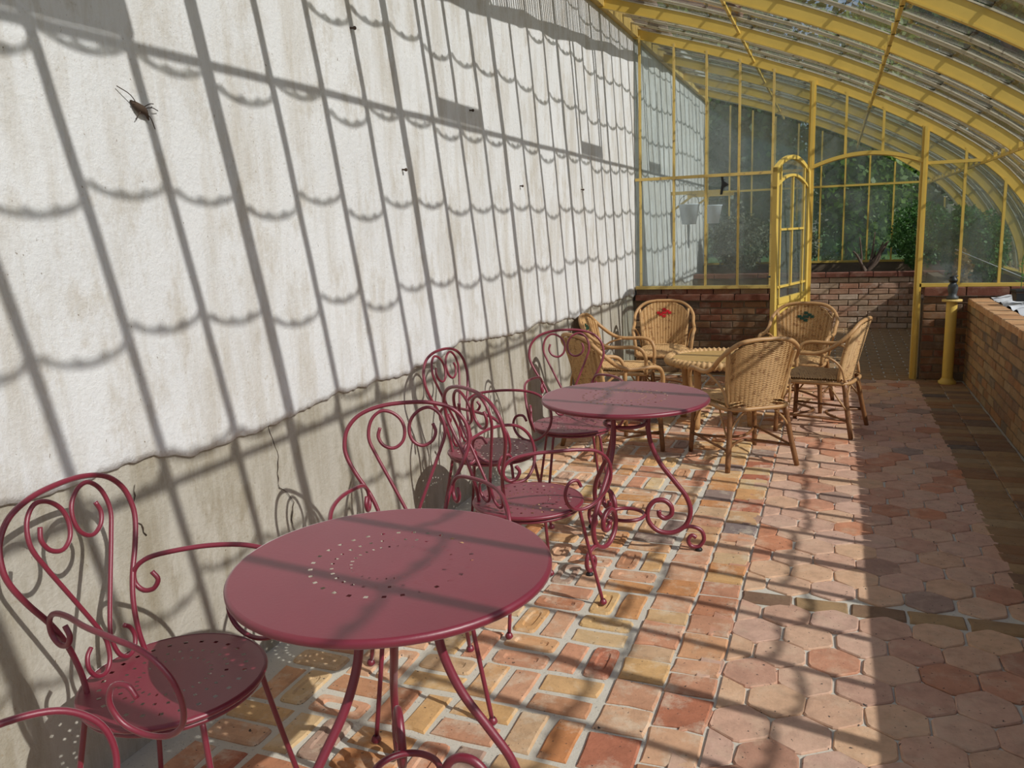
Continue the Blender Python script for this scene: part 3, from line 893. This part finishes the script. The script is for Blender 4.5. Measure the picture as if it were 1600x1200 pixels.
# ------------------------------------------------------------------ burgundy chairs
def make_chair():
    t = empty('metal_armchair')
    seat = MB(); n = 104; rings = [.001, .05, .081, .090, .119, .128, .164, .174, .215]
    holes = {2: 0, 4: 2, 6: 1}
    vs = [(r*math.cos(2*math.pi*k/n), r*math.sin(2*math.pi*k/n), 0) for r in rings for k in range(n)]; fs = []
    for i in range(len(rings)-1):
        for k in range(n):
            if i in holes and k % 4 == holes[i]: continue
            l = (k+1) % n
            fs.append((i*n+k, (i+1)*n+k, (i+1)*n+l, i*n+l))
    seat.add(vs, fs)
    seat.lathe([(.213, .001), (.219, -.001), (.222, -.007), (.219, -.013), (.211, -.013)], 48)
    seat.build('seat', M['burg'], t, (0,0,.45))
    MB().tube([(.205*math.cos(k*math.pi/24), .205*math.sin(k*math.pi/24), .426) for k in range(48)], .007, 8, True).build('seat_ring', M['burg'], t)
    bx = lambda z: -.165-(z-.45)*.20
    H = [(.105,.44),(.103,.50),(.115,.575),(.14,.64),(.178,.705),(.206,.765),(.212,.81),(.198,.862),(.155,.905),(.085,.928),(0,.934)]
    P = [(bx(z), y, z) for y, z in H]+[(bx(z), -y, z) for y, z in reversed(H[:-1])]
    MB().tube(crom(P, 6), .0073, 8).build('back_hoop', M['burg'], t)
    I = [(.058,.540),(.076,.525),(.082,.497),(.066,.470),(.040,.464),(.018,.482),(.009,.515),(.014,.555),(.06,.66),(.108,.765),(.130,.825),(.120,.880),(.088,.911),(.052,.908),(.020,.882),(.0075,.845),(.017,.806),(.048,.786),(.082,.798),(.098,.828),(.090,.858)]
    for s in (1, -1):
        MB().tube(crom([(bx(z)+.004, s*y, z) for y, z in I], 5), .0060, 8).build('back_scroll', M['burg'], t)
        A = [(-.152,.152,.648),(-.139,.156,.625),(-.153,.152,.600),(-.180,.146,.596),(-.201,.143,.618),(-.198,.147,.655),(-.165,.162,.682),(-.10,.192,.694),(-.02,.232,.697),(.07,.258,.692),(.145,.265,.672),(.198,.263,.622),(.214,.254,.556),(.196,.238,.494),(.148,.222,.452),(.088,.219,.444),(.035,.225,.470),(.012,.23,.520),(.028,.232,.562),(.066,.233,.568),(.086,.232,.540)]
        MB().tube(crom([(x, s*y, z) for x, y, z in A], 5), .0068, 8).build('armrest', M['burg'], t)
    for a in (38, 142, 218, 322):
        c, s = math.cos(R(a)), math.sin(R(a))
        b = MB().tube(crom([(c*r, s*r, z) for r, z in ((.09,.428),(.165,.428),(.193,.421),(.204,.40),(.209,.37),(.245,.20),(.288,.014))], 5), .0072, 8)
        b.lathe([(.001, 0), (.012, 0), (.016, .008), (.012, .018), (.008, .022)], 10, (c*.29, s*.29, 0))
        b.build('leg', M['burg'], t)
    return t
ch0 = make_chair()
CH = [  # x, y, facing (deg), label
    (-1.483, 1.391, 8, 'burgundy metal armchair with scroll back, left of the near table against the wall'),
    (-1.21, 2.17, -57, 'burgundy metal armchair with scroll back, tucked behind the near round table'),
    (-1.53, 3.54, -3, 'burgundy metal armchair at the wall, small scroll back seen above the others'),
    (-1.10, 2.88, 55, 'burgundy metal armchair between the two round tables with its seat in full sun'),
    (-1.30, 4.13, -66, 'burgundy metal armchair behind the farther round table, beside the wicker chairs'),
    (-1.125, .675, 58, 'burgundy metal armchair cut off at the bottom left, only its armrest in view')]
for i, (x, y, a, lab) in enumerate(CH):
    k = dict(label=lab, cat='chair', group='burgundy metal armchairs')
    if i == 0:
        ch0.location = (x, y, 0); ch0.rotation_euler = (0, 0, R(a)); tag(ch0, **k)
    else: dup(ch0, (x, y, 0), R(a), **k)

# ------------------------------------------------------------------ burgundy tables
def make_table():
    t = empty('round_metal_table')
    n = 120; rings = [.001, .04, .092, .1005, .136, .145, .184, .194, .26, .32, .370]
    holes = {2: 0, 4: 2, 6: 1}; vs = [(r*math.cos(2*math.pi*k/n), r*math.sin(2*math.pi*k/n), 0) for r in rings for k in range(n)]; fs = []
    for i in range(len(rings)-1):
        for k in range(n):
            if i in holes and k % 4 == holes[i]: continue
            l = (k+1) % n; fs.append((i*n+k, (i+1)*n+k, (i+1)*n+l, i*n+l))
    b = MB().add(vs, fs)
    b.lathe([(.370, 0), (.375, -.001), (.379, -.006), (.3785, -.016), (.374, -.020), (.366, -.018)], 72)
    b.build('table_top', M['burg'], t, (0,0,.74))
    circ = lambda r, z: [(r*math.cos(k*math.pi/24), r*math.sin(k*math.pi/24), z) for k in range(48)]
    MB().tube(circ(.092, .615), .009, 8, True).build('upper_ring', M['burg'], t)
    MB().tube(circ(.085, .175), .009, 8, True).build('lower_ring', M['burg'], t)
    S = [(.15,.728),(.122,.70),(.108,.65),(.104,.60),(.116,.52),(.158,.425),(.225,.335),(.275,.265),(.296,.195),(.275,.125),(.215,.088),(.150,.095),(.106,.140),(.100,.195),(.130,.240),(.175,.245),(.208,.215),(.208,.175),(.180,.158),(.155,.172),(.152,.195)]
    Fo = [(.255,.110),(.30,.118),(.345,.098),(.358,.055),(.335,.020),(.300,.022),(.286,.050),(.302,.074),(.322,.064)]
    for a in (15, 135, 255):
        c, s = math.cos(R(a)), math.sin(R(a))
        lg = MB().tube(crom([(c*r, s*r, z) for r, z in S], 6), .0115, 10).build('leg', M['burg'], t)
        pts = crom([(c*r, s*r, z) for r, z in Fo], 6)
        MB().tube(pts, .0098, 8).build('foot_scroll', M['burg'], lg)
        MB().lathe([(.001, 0), (.016, 0), (.018, .006), (.012, .014)], 10, (c*.335, s*.335, 0)).build('foot_pad', M['dark'], lg)
        MB().box((-.006, -.012, 0), (.006, .012, .03)).build('ring_lug', M['burg'], t, (c*.1, s*.1, .59))
    return t
tb0 = make_table()
tb0.location = (-.95, 1.57, 0); tb0.rotation_euler = (0,0,R(-10))
tag(tb0, 'large near round burgundy metal table with perforated top', 'table', 'burgundy round tables')
dup(tb0, (-.865, 3.54, 0), R(0), label='farther round burgundy metal table with scrolled legs in view', cat='table', group='burgundy round tables')

# ------------------------------------------------------------------ wicker armchairs
def weave_panel(nu, nv, fpos, cols_, rows_, amp):
    """fpos(u,v)->(point, normal); woven relief on both faces"""
    vs = []; fs = []
    for side in (1, -1):
        o = len(vs)
        for j in range(nv+1):
            for i in range(nu+1):
                u, v = i/nu, j/nv; p, nr = fpos(u, v)
                c = u*cols_; rr = v*rows_
                d = amp*(math.cos(math.pi*c)*math.cos(math.pi*math.floor(rr)))*(.4+.6*abs(math.sin(math.pi*rr)))+amp*.7*abs(math.sin(math.pi*c))*(1 if side > 0 else 0)
                vs.append(p+nr*(side*.008+d))
        for j in range(nv):
            for i in range(nu):
                a = o+j*(nu+1)+i; q = (a, a+1, a+nu+2, a+nu+1)
                fs.append(q if side > 0 else q[::-1])
    return MB().add(vs, fs, False)
def make_wicker():
    t = empty('wicker_armchair')
    def back(u, v):
        y = (u-.5)*2; hw = .178+.045*v
        zt = .795-.10*abs(y)**3.2
        z = .385+(zt-.385)*v
        x = -.205-.10*(z-.385)/.41+.055*y*y
        return Vector((x, y*hw, z)), Vector((1, -.5*y, .22)).normalized()
    weave_panel(60, 144, back, 15, 72, .0042).build('backrest', M['wicker'], t)
    def seat(u, v):
        y = (u-.5)*2; x = -.21+.455*v; hw = .185+.045*v
        z = .405+.008*math.cos(y*1.4)-.05*max(0, (v-.9)/.1)**2-.012*abs(y)**6
        return Vector((x, y*hw, z)), Vector((0,0,1))
    weave_panel(60, 104, seat, 20, 52, .0036).build('seat', M['wicker'], t)
    fr = [(-.21,-.19,.375),(.0,-.215,.375),(.235,-.225,.375),(.252,0,.372),(.235,.225,.375),(0,.215,.375),(-.21,.19,.375),(-.235,0,.375)]
    MB().tube(crom(fr, 5, True), .014, 8, True).build('seat_frame', M['rattan'], t)
    # rim over the back flowing into the arms
    half = [(-.30,0,.808),(-.296,.08,.806),(-.282,.165,.79),(-.255,.228,.745),(-.20,.262,.685),(-.12,.262,.625),(-.04,.268,.592),(.05,.268,.588),(.14,.266,.590),(.205,.258,.572),(.238,.246,.52),(.244,.238,.455),(.242,.232,.385)]
    P = [(x, -y, z) for x, y, z in reversed(half[1:])]+half
    MB().tube(crom(P, 5), .0145, 8).build('arm_rim', M['rattan'], t)
    for s in (1, -1):
        MB().tube(crom([(-.03,s*.262,.585),(-.13,s*.248,.552),(-.19,s*.225,.49),(-.215,s*.205,.39)], 5), .0085, 6).build('arm_brace', M['rattan'], t)
        MB().tube(crom([(-.245,s*.222,.735),(-.20,s*.205,.58),(-.165,s*.185,.385)], 5), .013, 8).build('back_post', M['wicker'], t)
        MB().tube(crom([(.225,s*.215,.385),(.235,s*.224,.2),(.245,s*.235,.0)], 4), [.0175]*4+[.017]*4+[.0155], 8).build('leg', M['rattand'], t)
        MB().tube(crom([(-.205,s*.185,.385),(-.235,s*.205,.2),(-.275,s*.235,.0)], 4), [.0175]*4+[.017]*4+[.0155], 8).build('leg', M['rattand'], t)
        MB().tube([(.241,s*.229,.135),(-.250,s*.217,.125)], .0085, 6).build('stretcher', M['rattand'], t)
        MB().tube(crom([(s*.238,.225,.12),(s*.10,.10,.125),(s*.045,0,.128),(s*.10,-.10,.125),(s*.238,-.225,.12)], 6), .0095, 6).build('cross_stretcher', M['rattand'], t)
        for x0, x1 in ((.237, .12), (-.232, -.11)):
            MB().tube(crom([(x0, s*.218, .20), ((x0+x1)/2, s*.215, .28), (x1, s*.21, .37)], 4), .0065, 6).build('brace', M['rattan'], t)
        xe = .237 if s > 0 else -.232
        for q in (1, -1):
            MB().tube(crom([(xe, q*.215, .20), (xe*.99, q*.17, .29), (xe*.96, q*.09, .37)], 4), .0065, 6).build('brace', M['rattan'], t)
    return t
def motif(t, mat):
    b = MB()
    for (y, z, w) in ((0,.70,.045),(.05,.70,.03),(-.05,.70,.03),(0,.73,.03),(0,.67,.03),(.03,.715,.03),(-.03,.685,.03)):
        x = -.205-.10*(z-.385)/.41+.055*(y/.2)**2+.0165
        b.box((x-.004, y-w/2, z-.011), (x+.003, y+w/2, z+.011))
    tag(b.build('woven_flower', mat, t), 'red woven flower' if mat == M['red'] else 'dark green woven flower')
wk0 = make_wicker()
WK = [  # x, y, facing deg, label, motif
    (-.52, 5.245, math.degrees(math.atan2(.42, -.285)), 'wicker armchair nearest the viewer with its woven back turned to us', None),
    (-1.37, 5.27, 45, 'wicker armchair at left front, its plain back beside the burgundy chair', None),
    (-1.57, 6.28, 4, 'wicker armchair against the white wall with a small green flower on its back', 'green'),
    (-1.40, 7.22, -80, 'wicker armchair under the brick sill with a red flower woven on its back', 'red'),
    (-.25, 6.93, -100, 'wicker armchair in front of the yellow door with a dark green flower', 'green'),
    (-.06, 6.16, 166, 'wicker armchair at the right, side-on, at the edge of the sunlit floor', None)]
for i, (x, y, a, lab, mo) in enumerate(WK):
    k = dict(label=lab, cat='chair', group='wicker armchairs round the low table')
    if i == 0:
        wk0.location = (x, y, 0); wk0.rotation_euler = (0,0,R(a)); tag(wk0, **k); o = wk0
    else:
        o = dup(wk0, (x, y, 0), R(a), **k)
    if mo: motif(o, M[mo])
# low rattan table
rt = empty('rattan_table', (-.80, 6.20, 0), .4, label='low round rattan table with plank top amid the wicker armchairs', cat='table')
RT = .33
for k in range(7):
    y0 = -RT+2*RT*k/7; y1 = -RT+2*RT*(k+1)/7-.004
    poly = []
    for yy in [y0+(y1-y0)*i/6 for i in range(7)]: poly.append((math.sqrt(max(0, RT*RT-yy*yy)), yy))
    poly += [(-x, yy) for x, yy in reversed(poly)]
    b = MB(); n = len(poly)
    b.add([(x, yy, .485) for x, yy in poly]+[(x, yy, .50) for x, yy in poly], [tuple(range(n-1, -1, -1)), tuple(range(n, 2*n))]+[(i, (i+1) % n, (i+1) % n+n, i+n) for i in range(n)])
    b.build('plank', M['plank'], rt)
b = MB(); N = 240
b.tube([((RT+.03)*math.cos(2*math.pi*k/N), (RT+.03)*math.sin(2*math.pi*k/N), .488) for k in range(N)], [.030+.006*math.cos(k*math.pi/2) for k in range(N)], 8, True)
b.build('woven_rim', M['wicker'], rt)
for k in range(4):
    a = math.pi/4+k*math.pi/2; c, s = math.cos(a), math.sin(a)
    MB().tube(crom([(c*.29, s*.29, .485), (c*.27, s*.27, .25), (c*.29, s*.29, 0)], 6), [.026+.002*math.cos(i*3) for i in range(13)], 10).build('leg', M['rattan'], rt)
    MB().tube(crom([(c*.28, s*.28, .16), (0, 0, .19), (-s*.28, c*.28, .16)], 5), .010, 6).build('stretcher', M['rattand'], rt)

# ------------------------------------------------------------------ outside
def tree(label, x, y, h, rad, n, size, mat, seed, group='trees outside'):
    t = empty('garden_tree', (x, y, -.12), 0, label=label, cat='tree', group=group)
    r = random.Random(seed); b = MB()
    for k in range(7):
        a = r.uniform(0, 6.28); q = r.uniform(.15, .5) if k else 0
        b2 = foliage(n//7, (math.cos(a)*rad*q, math.sin(a)*rad*q, h*(.24+.08*k)), (rad*.62, rad*.62, h*.22), size, seed*10+k, shell=.3)
        b.add(b2.v, b2.f)
    b.build('crown', mat, t)
    tr = MB().tube(crom([(0,0,0), (.1,.05,h*.3), (-.1,.1,h*.6)], 5), [.28-.018*i for i in range(11)], 8)
    tr.build('trunk', M['bark'], t)
TR = [('dark leafy tree left behind the far gable end', -4.0, 18.5, 6.5, 2.2, 13000, .17, 'leaf_tree'),
      ('bright green tree in the middle behind the far gable end', .35, 21, 7, 1.7, 13000, .17, 'leaf_light'),
      ('dark tall tree seen through the arched doorway', 4.3, 23, 9, 2.3, 13000, .20, 'leaf_tree'),
      ('broad dark tree right of the lawn behind the bush', 9.2, 24.5, 9.5, 2.7, 12000, .22, 'leaf_tree'),
      ('leafy tree behind the upper right roof glass', 15.0, 26, 10.5, 3.1, 11000, .27, 'leaf_tree'),
      ('pale green tree far beyond the roof glass', 21.5, 28, 11, 3.4, 10000, .32, 'leaf_light'),
      ('tall tree at the far left behind the white wall end', -8.2, 25, 10, 2.8, 9000, .27, 'leaf_tree'),
      ('tall dark tree closing the garden between nearer trees', -2.6, 29, 11.5, 3.0, 11000, .28, 'leaf_tree'),
      ('distant broad tree closing the far end of the lawn', 3.4, 40, 14, 4.6, 11000, .40, 'leaf_tree'),
      ('distant tree far behind the bright green tree', -6.5, 40, 14, 4.4, 9000, .42, 'leaf_tree'),
      ('distant dark tree rising over the curved roof', 13.5, 40, 15, 4.8, 10000, .44, 'leaf_tree'),
      ('distant tree low on the right of the garden', 24.5, 42, 14.5, 5.2, 9000, .48, 'leaf_tree')]
for k, (lab, x, y, h, rad, n, s, mt) in enumerate(TR):
    tree(lab, x, y, h, rad, n, s, M[mt], 30+k)
